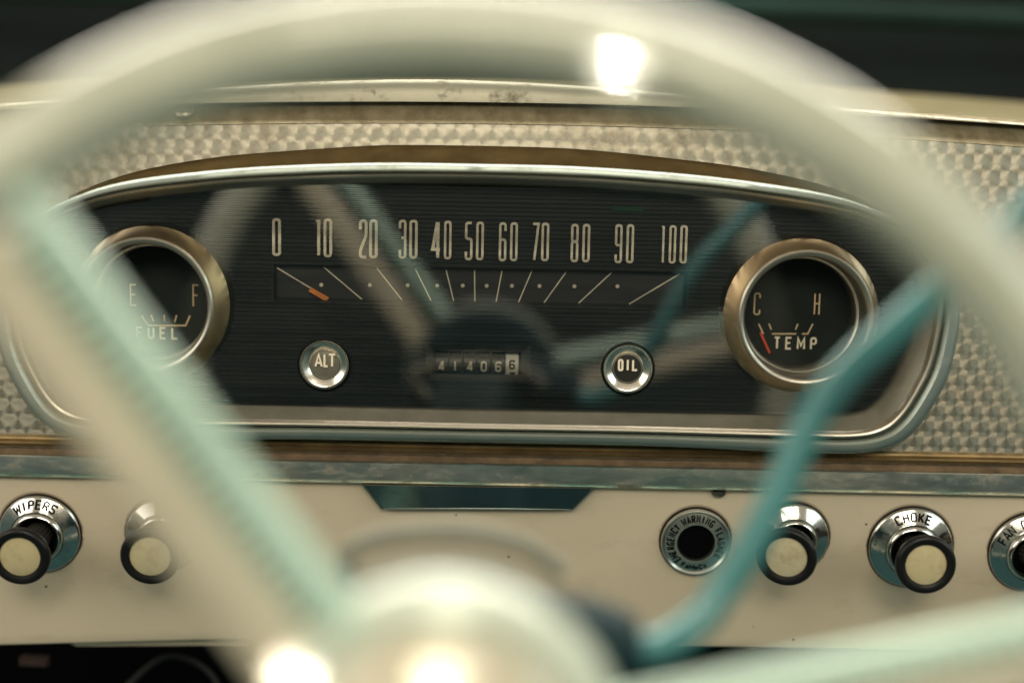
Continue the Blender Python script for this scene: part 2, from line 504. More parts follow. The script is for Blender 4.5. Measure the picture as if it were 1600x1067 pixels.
def mat_engine_turned(ph, pv):
    """overlapping spun discs, in staggered rows, with a brushed circular grain"""
    m = NT('engine_turned_aluminium')
    tc = m.n('ShaderNodeTexCoord'); sep = m.n('ShaderNodeSeparateXYZ')
    m.l(tc.outputs['Object'], sep.inputs[0])
    wob = m.n('ShaderNodeTexNoise'); wob.inputs['Scale'].default_value = 26; wob.inputs['Detail'].default_value = 2
    m.l(tc.outputs['Object'], wob.inputs['Vector'])
    ws = m.n('ShaderNodeSeparateColor'); m.l(wob.outputs['Color'], ws.inputs[0])
    jx = m.math('MULTIPLY_ADD', ws.outputs[0], 0.0007, sep.outputs['X']); jz = m.math('MULTIPLY_ADD', ws.outputs[1], 0.0007, sep.outputs['Z'])
    X = m.math('DIVIDE', jx, ph); Z = m.math('DIVIDE', jz, pv)
    row0 = m.math('FLOOR', Z)
    def cand(row):
        off = m.math('MULTIPLY', row, 0.44)
        xs = m.math('ADD', X, off)
        cx = m.math('SUBTRACT', m.math('SUBTRACT', xs, m.math('FLOOR', xs)), 0.5)
        cz = m.math('SUBTRACT', m.math('SUBTRACT', Z, row), 0.5)
        dx = m.math('MULTIPLY', cx, ph); dz = m.math('MULTIPLY', cz, pv)
        return dx, dz
    a = cand(m.math('ADD', row0, 1.0)); b = cand(row0)
    ra = m.math('SQRT', m.math('ADD', m.math('MULTIPLY', a[0], a[0]), m.math('MULTIPLY', a[1], a[1])))
    ina = m.math('LESS_THAN', ra, ph * 0.60)
    def sel(p, q): return m.math('MULTIPLY_ADD', ina, m.math('SUBTRACT', p, q), q)
    dx, dz = sel(a[0], b[0]), sel(a[1], b[1])
    rr = m.math('SQRT', m.math('ADD', m.math('MULTIPLY', dx, dx), m.math('MULTIPLY', dz, dz)))
    rs = m.math('MAXIMUM', rr, 1e-5)
    tx = m.math('MULTIPLY', m.math('DIVIDE', dz, rs), -1.0); tz = m.math('DIVIDE', dx, rs)
    comb = m.n('ShaderNodeCombineXYZ'); m.l(tx, comb.inputs[0]); m.l(tz, comb.inputs[2])
    rings = m.math('SINE', m.math('MULTIPLY_ADD', rr, 14000.0, m.math('MULTIPLY', m.noise(500, 3), 9.0)))
    dirt = m.ramp(m.math('MULTIPLY_ADD', m.noise(320, 3, 0.7), 0.35, m.math('MULTIPLY', m.noise(30, 7, 0.75), 0.75)), [(0.52, (0, 0, 0)), (0.72, (0.6, 0.6, 0.6))])
    m.set(Base_Color=m.mix(dirt, (0.46, 0.43, 0.34), (0.21, 0.165, 0.105)), Metallic=1.0,
          Anisotropic=0.68, Tangent=comb.outputs[0])
    m.set(Roughness=m.math('MULTIPLY_ADD', dirt, 0.22, 0.40))
    m.bump(rings, 0.05, 0.00012)
    return m.m
TURNED = mat_engine_turned(0.0080, 0.0068)
def mat_strip():
    m = NT('streaked_olive_metal')
    a = m.noise(150, 4, 0.6, (1, 1, 0.12)); b = m.noise(40, 5, 0.7)
    c = m.ramp(a, [(0.3, (0.20, 0.165, 0.095)), (0.7, (0.36, 0.31, 0.20))])
    f = m.ramp(b, [(0.52, (0, 0, 0)), (0.75, (0.6, 0.6, 0.6))])
    m.set(Base_Color=m.mix(f, c, (0.13, 0.095, 0.05)), Metallic=0.8, Roughness=0.5)
    return m.m
STRIP_MAT = mat_strip()

def mat_radial(name, col, ctr, rough=0.42):
    """spun metal round a centre: brushed along the circle"""
    m = NT(name)
    tc = m.n('ShaderNodeTexCoord'); sep = m.n('ShaderNodeSeparateXYZ')
    m.l(tc.outputs['Object'], sep.inputs[0])
    dx = m.math('SUBTRACT', sep.outputs['X'], ctr.x); dz = m.math('SUBTRACT', sep.outputs['Z'], ctr.z)
    rr = m.math('MAXIMUM', m.math('SQRT', m.math('ADD', m.math('MULTIPLY', dx, dx), m.math('MULTIPLY', dz, dz))), 1e-5)
    comb = m.n('ShaderNodeCombineXYZ')
    m.l(m.math('MULTIPLY', m.math('DIVIDE', dz, rr), -1.0), comb.inputs[0]); m.l(m.math('DIVIDE', dx, rr), comb.inputs[2])
    nz = m.noise(70, 5)
    m.set(Base_Color=m.ramp(nz, [(0.3, tuple(c * 0.75 for c in col)), (0.7, col)]), Metallic=1.0, Anisotropic=0.45,
          Tangent=comb.outputs[0], Roughness=m.math('MULTIPLY_ADD', nz, 0.06, rough - 0.03))
    return m.m

# ------------------------------------------------------------------ setting behind the dashboard
def setting():
    mb = MB(); f = Frame((0, 0.30, 0.10), (1, 0, 0), (0, 0.45, 0.9), (0, -0.9, 0.45))
    mb.box(f, -0.75, 0.75, -0.06, 0.55, -0.006, 0)
    o = mb.build('windscreen', WINDSCREEN); tag(o, 'opaque dark backdrop for the windscreen rising behind the dash top', 'windscreen')
    mb = MB()
    pts = [P(px, py, 0.27) for px, py in ((-200, -25), (300, -10), (900, 5), (1300, 18), (1600, 32), (1900, 46))]
    mb.tube(pts, 0.007, 14)
    o = mb.build('header_rail', HEADER); tag(o, 'dark green blurred bar across the windscreen above the dash top', 'rail')
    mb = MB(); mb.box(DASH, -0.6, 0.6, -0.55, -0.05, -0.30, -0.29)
    o = mb.build('footwell_gloom', DARK); o['kind'] = 'structure'  # near-black sheet: gloom under the dash painted into its colour
setting()

# ------------------------------------------------------------------ outlines of the cluster
XC = P(745, 480).x
PANEL_PX = [(745,291),(900,297),(1060,308),(1161,318),(1262,333),(1320,345),(1363,358),(1390,369),(1408,382),(1421,400),(1427,425),
            (1427,455),(1422,500),(1411,545),(1394,583),(1377,612),(1355,634),(1325,644),(1260,645),(1000,641),(745,637)]
OUTER_PX = [(745,257),(900,261),(1060,272),(1161,283),(1262,298),(1330,314),(1385,336),(1425,358),(1457,387),(1482,420),(1497,455),
            (1501,490),(1497,530),(1483,588),(1462,630),(1431,674),(1397,698),(1340,709),(1229,707),(1000,697),(745,692)]
def catmull(pts, sub):
    out = []
    n = len(pts)
    for i in range(n - 1):
        p0, p1, p2, p3 = pts[max(i - 1, 0)], pts[i], pts[i + 1], pts[min(i + 2, n - 1)]
        for k in range(sub):
            t = k / sub
            out.append(0.5 * ((2 * p1) + (p2 - p0) * t + (2 * p0 - 5 * p1 + 4 * p2 - p3) * t * t + (3 * p1 - p0 - 3 * p2 + p3) * t ** 3))
    out.append(pts[-1])
    return out
def outline(px, Y):
    half = [P(x, y, Y) for x, y in px]
    half[0].x = XC; half[-1].x = XC
    half = catmull(half, 5)
    left = [Vector((2 * XC - p.x, p.y, p.z)) for p in half[1:-1]][::-1]
    return half + left       # clockwise, starting at the top centre
PA = outline(PANEL_PX, 0.0)
PB = outline(OUTER_PX, -0.014)
NH = (len(PA)) // 2 + 1      # points 0 .. NH-1 run down the right side
def level(sv, Y):
    return [Vector((a.x + (b.x - a.x) * sv, Y, a.z + (b.z - a.z) * sv)) for a, b in zip(PA, PB)]
def x_extent(z, inset=0.0):
    half = PA[:NH]
    xr = None
    for a, b in zip(half, half[1:]):
        if (a.z - z) * (b.z - z) <= 0 and abs(a.z - b.z) > 1e-9:
            x = a.x + (b.x - a.x) * (z - a.z) / (b.z - a.z)
            xr = x if xr is None else max(xr, x)
    return None if xr is None else xr - XC - inset

# ------------------------------------------------------------------ dashboard body
dash = thing('dashboard', 'vintage car dashboard with engine turned metal face over a cream lower panel', 'dashboard', P(745, 745, 0.0))
def z_crown(x): return -0.13 * (x - 0.012) ** 2
FOLD_Z = P(812, 195.5, 0.004).z
LIP_Y = 0.011
LIP_Z = P(812, 159, LIP_Y).z
STRIP_Z = P(812, 152, 0.015).z
BOT_Z = P(745, 712, -0.004).z
def dash_face():
    nx, nz = 150, 60
    x0, x1 = -0.36, 0.36
    v, f, idx = [], [], {}
    keep = MB()
    inside = level(0.75, 0)
    def in_poly(x, z):
        c = False
        for i in range(len(inside)):
            a, b = inside[i], inside[i - 1]
            if (a.z > z) != (b.z > z) and x < (b.x - a.x) * (z - a.z) / (b.z - a.z) + a.x: c = not c
        return c
    grid = [[None] * (nz + 1) for _ in range(nx + 1)]
    for i in range(nx + 1):
        x = x0 + (x1 - x0) * i / nx
        zt = FOLD_Z + z_crown(x)
        for j in range(nz + 1):
            t = j / nz
            grid[i][j] = Vector((x, -0.004 + 0.008 * t, BOT_Z + (zt - BOT_Z) * t))
    for i in range(nx + 1):
        for j in range(nz + 1): keep.v.append(tuple(grid[i][j]))
    for i in range(nx):
        for j in range(nz):
            cs = [grid[i][j], grid[i + 1][j], grid[i + 1][j + 1], grid[i][j + 1]]
            if all(in_poly(c.x, c.z) for c in cs): continue
            a = i * (nz + 1) + j
            keep.f.append((a, a + nz + 1, a + nz + 2, a + 1))
    keep.build('face_panel', TURNED, dash)
    # upper strip beyond the fold, leaning back
    mb = MB(); n = 150
    def row(kind, dy=0, dz=0):
        out = []
        for i in range(n + 1):
            x = x0 + (x1 - x0) * i / n
            z = (FOLD_Z, STRIP_Z, LIP_Z)[kind] + z_crown(x)
            out.append(Vector((x, (0.004, 0.015, LIP_Y)[kind] + dy, z + dz)))
        return out
    mb.loft([row(0, 0.0006, 0.0003), row(0, 0.0016, 0.0012), row(1)], False)
    mb.build('upper_strip', STRIP_MAT, dash)
    # rolled bright lip, deeper in the middle, and the top behind it
    mb = MB(); loops = []
    for i in range(n + 1):
        x = x0 + (x1 - x0) * i / n
        u = (x + 0.04) / 0.17
        hgt = 0.0009 + 0.0088 * math.exp(-u * u * 1.3)
        c = Vector((x, LIP_Y, LIP_Z + z_crown(x)))
        loops.append([c + Vector((0, -0.003 + 0.004 * (1 - math.cos(k / 9 * math.pi)) , hgt * math.sin(k / 9 * math.pi / 1.15) - 0.0006)) for k in range(10)])
        loops[-1].insert(0, c + Vector((0, 0.03, 0.0022)))
    mb.loft(loops, False)
    mb.build('top_lip', mat_chrome('worn_lip_metal', (0.30, 0.285, 0.22), 0.50, 0.6), dash)
    mb = MB()
    mb.loft([row(2, 0.003, 0.0006), row(2, 0.02, 0.0035), row(2, 0.06, 0.0095), row(2, 0.12, 0.0165), row(2, 0.22, 0.012)], False)
    mb.build('top_pad', DASHTOP, dash)
dash_face()

def bottom_trims():
    # ridge, rusty groove and bright strip with painted reflections run the full width below the cluster
    def sweep(name, mat, prof, x0=-0.36, x1=0.36):
        mb = MB(); a = [Vector((x0, y, z)) for y, z in prof]; b = [Vector((x1, y, z)) for y, z in prof]
        mids = [[Vector((x0 + (x1 - x0) * k / 40, y, z)) for y, z in prof] for k in range(41)]
        mb.loft(mids, False); return mb.build(name, mat, dash)
    def zz(py, Y): return P(745, py, Y).z
    sweep('ridge', BRONZE, [(-0.004, zz(692, -.004)), (-0.006, zz(696, -.006)), (-0.0065, zz(699, -.0065)), (-0.006, zz(701, -.006)), (-0.0072, zz(703, -.0072)), (-0.0082, zz(706, -.0082)), (-0.0072, zz(709, -.0072)), (-0.004, zz(711, -.004))])
    sweep('groove', GROOVE, [(-0.0038, zz(710, -.0038)), (-0.0045, zz(716, -.0045)), (-0.0062, zz(723, -.0062)), (-0.0085, zz(725, -.0085))])
    sweep('trim_strip', CHROME_TRIM, [(-0.006, zz(723, -.006)), (-0.0098, zz(724.5, -.0098)), (-0.0104, zz(726.5, -.0104)), (-0.0106, zz(740, -.0106)), (-0.0106, zz(753, -.0106)), (-0.0098, zz(755.5, -.0098)), (-0.0110, zz(757, -.0110)), (-0.0100, zz(758.5, -.0100)), (-0.004, zz(759, -.004))])
bottom_trims()

BETA = R(6.3)
LP_O = P(745, 757, -0.007)
LP = Frame(LP_O, (1, 0, 0), (0, -math.sin(BETA), math.cos(BETA)), (0, -math.cos(BETA), -math.sin(BETA)))
def L(px, py, h=0.0): return plane_hit(px, py, LP_O + LP.n * h, LP.n)
ROOT0 = ROOTS[dash] * 0
CREAM = mat_cream()
def lower_panel():
    edge = [L(x, y) for x, y in ((-420, 1024), (0, 1012), (380, 1002), (700, 1002), (1100, 1014), (2000, 1034))]
    def hh(x):
        for a, b in zip(edge, edge[1:]):
            if a.x <= x <= b.x or b is edge[-1]:
                t = (x - a.x) / (b.x - a.x)
                return LP_O.z - (a.z + (b.z - a.z) * t)
    mb = MB(); cols = []
    for k in range(121):
        x = -0.36 + 0.72 * k / 120; h = hh(x) / math.cos(BETA)
        prof = [(0.002, -0.004), (0.001, 0.0)] + [(-h * q / 12, 0.0) for q in range(1, 12)]
        prof += [(-h + 0.0035, 0.0), (-h + 0.0015, -0.0006), (-h + 0.0004, -0.0022), (-h, -0.0045), (-h, -0.02)]
        cols.append([LP(x - LP_O.x, b, c) for b, c in prof])
    mb.loft(cols, False)
    mb.build('lower_panel', CREAM, dash)
    # folded flange under the left end
    a, b = L(80, 1006), L(384, 996)
    a2, b2 = L(112, 1020), L(386, 1018)
    off = LP.n * -0.007
    mb = MB(); mb.loft([[a + off, b + off, b2 + off, a2 + off], [p + LP.n * -0.010 for p in (a, b, b2, a2)]], True, True, True)
    mb.build('flange', CREAM, dash)
    # bright tab hanging from the strip
    q = [L(565, 757, .0035), L(930, 762, .0035), L(896, 796, .0035), L(595, 795, .0035)]
    c = sum(q, Vector()) / 4
    inn = [c + (p - c) * 0.93 for p in q]
    for p_, s_ in zip(inn, q): p_.z = s_.z + (c.z - s_.z) * 0.16
    mb = MB(); back = [p - LP.n * 0.0034 for p in q]
    mb.loft([back, q, [p + LP.n * 0.0005 for p in [c + (p - c) * 0.975 for p in q]]], True)
    mb.build('tab_edge', CHROME_BEZEL, dash)
    mb = MB()
    g = [c + (p - c) * 0.972 for p in q]
    rows = []
    for k in range(13):
        t = k / 12
        bow = -0.0006 * math.sin(math.pi * t)
        rows.append([g[0].lerp(g[1], t) + LP.n * (0.0002 + bow), g[3].lerp(g[2], t) + LP.n * (0.0002 + bow)])
    mb.loft(rows, False)
    mb.build('tab_face', mat_chrome('tab_chrome', (0.30, 0.40, 0.41), 0.12, 0.55, (0.22, 0.16, 0.10), (1, 1, 3)), dash)
lower_panel()

# ------------------------------------------------------------------ instrument cluster
clus = thing('instrument_cluster', 'wide black ribbed instrument cluster in a satin chrome frame', 'instrument cluster', Vector((XC, 0, P(745, 640).z)))
G_TEMP = P(1248, 490, 0.0); G_FUEL = P(244, 473, 0.0)
G_FUEL = Vector((2 * XC - G_TEMP.x, 0, G_TEMP.z))
SP = [P(427, 413), P(1074, 423), P(1073, 482), P(425, 470)]
SPEED = (SP[0].x, SP[1].x, (SP[2].z + SP[3].z) / 2, (SP[0].z + SP[1].z) / 2)
OD0, OD1 = P(667, 537), P(827, 597)
ODO = (OD0.x, OD1.x, OD1.z, OD0.z)
R_HOLE = S(112)
LAMPS = [P(508.3, 568.3), P(980, 574.5)]
def plate(name, mat, pitch, amp, Y, rects, rh, inset, lean=0.0, lamps=False):
    ztop = PA[0].z - 0.0001; zbot = PA[NH - 1].z + 0.0001
    zbot = min(p.z for p in PA) + 0.0001
    rows = []
    z = ztop
    prof = [(0.0, 0.0), (0.18, -1.0), (0.5, -1.0), (0.72, 0.0)]
    if pitch:
        k = 0
        while z > zbot:
            for t, a in prof:
                zz = ztop - (k + t) * pitch
                if zz > zbot: rows.append((zz, Y + a * amp))
            k += 1; z = ztop - k * pitch
    else:
        n = 90
        rows = [(ztop + (zbot - ztop) * i / n, Y) for i in range(n + 1)]
    ex = []
    for (xa, xb, za, zb) in rects:
        ex += [(za, None), (zb, None)]
    for ze, _ in ex:
        near = [r for r in rows if r[0] > ze][-1]
        rows.append((ze + 1e-6, near[1])); rows.append((ze - 1e-6, near[1]))
    rows.sort(key=lambda r: -r[0])
    def xs(z):
        e = x_extent(z, inset)
        if e is None: return None
        def circ(c):
            d = rh * rh - (z - c.z) ** 2
            return (c.x - math.sqrt(d), c.x + math.sqrt(d)) if d > 0 else (c.x, c.x)
        fa, fb = circ(G_FUEL); ta, tb = circ(G_TEMP)
        if lamps:
            out = [XC - e, max(fa, XC - e), fb]
            for c in LAMPS:
                d = S(42) ** 2 - (z - c.z) ** 2; w = math.sqrt(d) if d > 0 else 0
                out += [c.x - w, c.x + w]
            return out + [ta, min(tb, XC + e), XC + e]
        ma = mb_ = XC
        for (xa, xb, za, zb) in rects:
            if za < z < zb: ma, mb_ = xa, xb
        return [XC - e, max(fa, XC - e), fb, ma, mb_, ta, min(tb, XC + e), XC + e]
    mb = MB()
    prev = None
    for z, y in rows:
        x = xs(z)
        if x is None: prev = None; continue
        cur = [Vector((a, y - lean * (z - G_TEMP.z), z)) for a in x]
        if prev is not None:
            for k in range(0, len(cur), 2):
                if abs(prev[k].x - prev[k + 1].x) + abs(cur[k].x - cur[k + 1].x) < 1e-7: continue
                i0 = len(mb.v)
                mb.v += [tuple(prev[k]), tuple(prev[k + 1]), tuple(cur[k + 1]), tuple(cur[k])]
                mb.f.append((i0, i0 + 1, i0 + 2, i0 + 3))
        prev = cur
    return mb.build(name, mat, clus, smooth=False)
plate('face_plate', RIBBED, 0.00188, 0.0011, 0.0, [SPEED, ODO], R_HOLE, -0.0004)
plate('lens', LENS_MAT, 0, 0, -0.0046, [], S(119), 0.0004, math.tan(R(1.6)), True)
def bezel():
    prof = [(-0.03, 0.004), (-0.004, 0.0), (0.0, -0.002), (0.10, -0.0052), (0.24, -0.0086), (0.38, -0.0112)]
    mb = MB(); mb.loft([level(s_, y) for s_, y in prof], True); mb.build('inner_flange', FLANGE, clus)
    prof = [(0.37, -0.0108), (0.40, -0.0125), (0.44, -0.0138), (0.49, -0.0142), (0.54, -0.0138), (0.575, -0.0126), (0.595, -0.0112)]
    mb = MB(); mb.loft([level(s_, y) for s_, y in prof], True); mb.build('bezel_bead', CHROME_BEZEL, clus)
    prof = [(0.59, -0.0105), (0.61, -0.0118), (0.65, -0.0136), (0.72, -0.0146), (0.86, -0.0146), (0.95, -0.0140), (1.0, -0.0128), (1.015, -0.0105), (1.02, -0.004), (1.02, 0.006)]
    mb = MB(); mb.loft([level(s_, y) for s_, y in prof], True); mb.build('bezel_band', mat_chrome('bezel_chrome', (0.38, 0.43, 0.39), 0.46, 0.35, (0.22, 0.17, 0.11), (1, 1, 3)), clus)
    # shroud over the top: rises from the bezel back to the face
    top_px = [(745,228),(900,233),(1060,249),(1161,262),(1262,283),(1330,305),(1385,330)]
    half = [P(x, y, 0.002) for x, y in top_px]; half[0].x = XC
    half = catmull(half, 8)
    back = [Vector((2 * XC - p.x, p.y, p.z)) for p in half[1:]][::-1] + half
    fr_px = [(745,259),(900,263),(1060,274),(1161,285),(1262,300),(1330,316),(1385,338)]
    hf = [P(x, y, -0.0115) for x, y in fr_px]; hf[0].x = XC
    hf = catmull(hf, 8)
    front = [Vector((2 * XC - p.x, p.y, p.z)) for p in hf[1:]][::-1] + hf
    rows = []
    for k in range(9):
        t = k / 8
        bulge = 0.0012 * math.sin(math.pi * t)
        rows.append([a.lerp(b, t) + Vector((0, -bulge, bulge * 0.4)) for a, b in zip(front, back)])
    mb = MB(); mb.loft(rows, False); mb.build('shroud', SHROUD, clus)
bezel()
for name, px0, py0, px1, py1, mat in (('red_indicator', 500, 315, 543, 325, LENS_RED), ('green_indicator', 955, 322, 1006, 332, LENS_GREEN)):
    a, b = P(px0, py0), P(px1, py1)
    mb = MB(); mb.box(DASH, a.x, b.x, b.z, a.z, -0.0002, 0.0013, 0.0004); mb.build('turn_indicator', mat, clus)['label'] = 'unlit dark %s turn indicator window' % name.split('_')[0]

# ------------------------------------------------------------------ speedometer
speedo = thing('speedometer', 'horizontal strip speedometer numbered 0 to 100 with orange needle', 'speedometer', P(745, 480))
NUMS = {  # glyph, x range, top, bottom
 '0': [('0', 426, 439.5, 341, 400)], '10': [('1', 495.5, 501.5, 341.5, 401), ('0', 506, 519.5, 341.5, 402)],
 '20': [('2', 561, 574.5, 343, 403.5), ('0', 577, 590.5, 343, 403.5)], '30': [('3', 623, 635.5, 343.5, 404), ('0', 639.5, 653, 343.5, 404)],
 '40': [('4', 673.5, 690, 345, 405), ('0', 693.5, 706, 345, 405)], '50': [('5', 726, 739, 346.5, 406.5), ('0', 743.5, 756.5, 346.5, 406.5)],
 '60': [('6', 779, 792, 347.5, 408), ('0', 796.5, 809.5, 347.5, 408)], '70': [('7', 830, 843.5, 348, 408), ('0', 845, 858.5, 348, 408)],
 '80': [('8', 891, 904.5, 350, 409.5), ('0', 909, 922.5, 350, 409.5)], '90': [('9', 959.5, 973, 350.5, 411), ('0', 977.5, 991, 350.5, 411)],
 '100': [('1', 1033, 1039, 352, 411.5), ('0', 1044, 1057, 352, 411.5), ('0', 1061, 1074.5, 352, 411.5)]}
for n_, gs in NUMS.items():
    mb = MB()
    for ch, xa, xb, yt, yb in gs:
        a, b = P(xa, yb, -0.001), P(xb, yt, -0.001)
        w = b.x - a.x
        if ch == '1':
            glyph(mb, '1', DASH, a.x, a.z, w, b.z - a.z, w * 0.78, 0.0022, base=-0.0004)
            mb.stroke(DASH, [(a.x - w * 0.25, b.z - w * 0.75), (a.x + w * 0.5, b.z - w * 0.45)], w * 0.5, 0.00216, False, -0.0004)
        else:
            glyph(mb, ch, DASH, a.x, a.z, w, b.z - a.z, w * 0.315, 0.0022, 1.1, base=-0.0004)
    mb.build('numeral', NUM, speedo)['label'] = 'raised cream numeral ' + n_
def recess(root, rect, depth, wallmat, floormat, bev, name):
    xa, xb, za, zb = rect
    def lp(i, c): return [DASH(xa + i, za + i, c), DASH(xb - i, za + i, c), DASH(xb - i, zb - i, c), DASH(xa + i, zb - i, c)]
    mb = MB(); mb.loft([lp(-0.0008, 0.0001), lp(-0.0006, 0.0008), lp(0, 0.0007), lp(bev, -depth)], True)
    fr = mb.build(name, wallmat, root, angle=20)
    mb = MB(); v = lp(bev - 0.0001, -depth + 0.00005)
    mb.loft([v, [p + Vector((0, 0.001, 0)) for p in v]], True, True, True)
    return fr, mb.build('backing', floormat, root)
WINDOW = mat_plain('window_frame_black', (0.022, 0.022, 0.02), 0.4, 0, 0.2, 100)
SP_BACK = mat_plain('speed_scale_black', (0.020, 0.018, 0.016), 0.6, 0, 0.2, 60)
recess(speedo, SPEED, 0.0030, WINDOW, SP_BACK, 0.0012, 'window_frame')
TICKS = [(429.5,415,515,468),(506,416,567,469),(589,417.7,629,470),(649,419,674,470.6),(697,420,709,471),(741.5,420.7,742,471.6),
         (784.5,421,775,472.4),(831,421.7,810,472.7),(885,423,850,473),(955.6,424.5,904,473.7),(1063,426,983,475)]
for k, (x0, y0, x1, y1) in enumerate(TICKS):
    a, b = P(x0, y0 + 1.5, 0.0028), P(x1, y1, 0.0028)
    mb = MB(); mb.stroke(DASH, [(a.x, a.z), (b.x, b.z)], 0.00052, -0.0027, False, -0.0031); mb.build('tick_mark', NUM, speedo)
for x, y in ((502,445),(578,445.3),(637,445.7),(683,446.3),(723,446.3),(760.5,446.7),(800,446.7),(843,447),(897.5,447.4),(964.7,447.4)):
    c = P(x, y, 0.0028)
    mb = MB(); mb.lathe(Frame(c, (1, 0, 0), (0, 0, 1), (0, -1, 0)), [(0.00085, -0.0001), (0.00085, 0.00012)], 16, cap1=True); mb.build('dot_mark', NUM, speedo)
a, b = P(484, 452, 0.0015), P(512, 468, 0.0015)
mb = MB(); mb.stroke(DASH, [(a.x, a.z), (b.x, b.z)], 0.0021, -0.0012, False, -0.0020); mb.build('needle', ORANGE, speedo)

# ------------------------------------------------------------------ odometer
odo = thing('odometer', 'small black odometer with counter drums reading 41406 below the speedometer', 'odometer', P(747, 597))
WHITED = mat_plain('white_drum', (0.78, 0.73, 0.60), 0.5, 0, 0.05, 200)
def odometer():
    xa, xb, za, zb = ODO
    i0, i1 = P(678, 547, 0.004), P(814, 586, 0.004)
    def outr(i, c): return [DASH(xa - i, za - i, c), DASH(xb + i, za - i, c), DASH(xb + i, zb + i, c), DASH(xa - i, zb + i, c)]
    inn = lambda c: [DASH(i0.x, i1.z, c), DASH(i1.x, i1.z, c), DASH(i1.x, i0.z, c), DASH(i0.x, i0.z, c)]
    mb = MB(); mb.loft([outr(0.0007, 0.0001), outr(0.0005, 0.0008), outr(0, 0.0007), inn(-0.0035), inn(-0.012)], True, False, True)
    mb.build('window_frame', mat_plain('odometer_frame', (0.085, 0.080, 0.066), 0.40, 0, 0.2, 90), odo, angle=20)
    zc = P(747, 572.5, 0.004).z
    rad = 0.0068
    cxs = [690, 711, 734.5, 756, 778.5, 800]
    digs = '414066'
    for k, (cx, dg) in enumerate(zip(cxs, digs)):
        xc = P(cx, 572, 0.004).x
        hw = S(10.1)
        yc = 0.0042 + rad
        last = k == 5
        mb = MB(); loops = []
        for x in (xc - hw, xc - hw + 0.0002, xc + hw - 0.0002, xc + hw):
            r_ = rad - (0.00025 if x in (xc - hw, xc + hw) else 0)
            loops.append([Vector((x, yc - r_ * math.cos(t * math.pi / 24), zc + r_ * math.sin(t * math.pi / 24))) for t in range(48)])
        mb.loft(loops, True, True, True)
        dr = mb.build('digit_drum', WHITED if last else BLACK, odo)
        if last: dr['label'] = 'white counter drum with black digits'
        mb = MB()
        def wrap(dz_mid, ch, w, h, sw):
            g = MB(); glyph(g, ch, DASH, xc - w / 2, -h / 2 + dz_mid, w, h, sw, 0.0, base=-0.0002, sub=0.0006)
            i = len(mb.v)
            for (x, y, z) in g.v:
                rr = rad + 0.00016 - (y * 1.0)
                a_ = z / rad
                mb.v.append((x, yc - rr * math.cos(a_), zc + rr * math.sin(a_)))
            mb.f.extend([tuple(i + q for q in f_) for f_ in g.f])
        if last:
            wrap(0.0010, '6', 0.0027, 0.0042, 0.0008); wrap(-0.0046, '7', 0.0027, 0.0042, 0.0008)
        else:
            wrap(0.0, dg, 0.0028, 0.0046, 0.00075)
        mb.build('digit', INK if last else NUM, dr)
odometer()

# ------------------------------------------------------------------ round gauges
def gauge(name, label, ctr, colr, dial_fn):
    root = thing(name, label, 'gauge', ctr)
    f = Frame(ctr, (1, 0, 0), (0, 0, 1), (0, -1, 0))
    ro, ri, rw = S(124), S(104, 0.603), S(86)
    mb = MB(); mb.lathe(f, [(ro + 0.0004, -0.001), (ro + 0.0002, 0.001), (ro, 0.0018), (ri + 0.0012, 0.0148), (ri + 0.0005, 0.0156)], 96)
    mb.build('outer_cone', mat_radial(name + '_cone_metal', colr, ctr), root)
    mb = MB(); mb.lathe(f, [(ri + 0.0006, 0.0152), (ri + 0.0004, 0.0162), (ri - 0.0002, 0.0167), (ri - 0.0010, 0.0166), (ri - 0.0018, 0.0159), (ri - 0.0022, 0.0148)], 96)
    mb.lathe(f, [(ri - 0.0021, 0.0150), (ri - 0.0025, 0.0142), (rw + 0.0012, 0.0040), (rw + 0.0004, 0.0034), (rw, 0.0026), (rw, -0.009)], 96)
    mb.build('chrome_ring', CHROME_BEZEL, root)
    mb = MB(); mb.disc(f, rw + 0.001, -0.0075); d = mb.build('dial', DIAL, root)
    dial_fn(root, d)
    mb = MB(); mb.disc(f, rw + 0.0003, 0.0012); mb.build('glass', GAUGE_GLASS, root)
YD = 0.0074
def pt(x, y): 
    p = P(x, y, YD); return (p.x, p.z)
def dial_text(mb, txt, x0, x1, yt, yb, sw, mat=None):
    a, b = P(x0, yb, YD), P(x1, yt, YD)
    h = b.z - a.z; n = len(txt); tot = b.x - a.x
    cw = tot / (n + (n - 1) * 0.75 + 0.25 * txt.count('M'))
    word(mb, txt, DASH, a.x, a.z, h, cw, cw * 0.75, sw, -YD + 0.0002)
def glyph_at(ch, x0, x1, yt, yb, sw):
    mb = MB(); a, b = P(x0, yb, YD), P(x1, yt, YD)
    glyph(mb, ch, DASH, a.x, a.z, b.x - a.x, b.z - a.z, sw, -YD + 0.0002, base=-YD - 0.0004); return mb
def fuel_dial(root, d):
    glyph_at('E', 203, 213, 444, 478, 0.0006).build('letter', TAN, d)
    glyph_at('F', 301, 311, 444.5, 479.5, 0.0006).build('letter', TAN, d)
    mb = MB()
    mb.stroke(DASH, [pt(221, 493), pt(231, 508.6), pt(290, 508.6), pt(297, 493)], 0.0007, -YD + 0.0002, False, -YD - .0004)
    for q in ((236, 492, 240, 503), (256.5, 492, 257, 502.5), (276, 492.5, 273, 503)):
        mb.stroke(DASH, [pt(*q[:2]), pt(*q[2:])], 0.00055, -YD + 0.00024, False, -YD - .0004)
    mb.build('scale', TAN, d)
    mb = MB(); dial_text(mb, 'FUEL', 212, 278, 511.5, 529.5, 0.0008); mb.build('lettering', NUM, d)
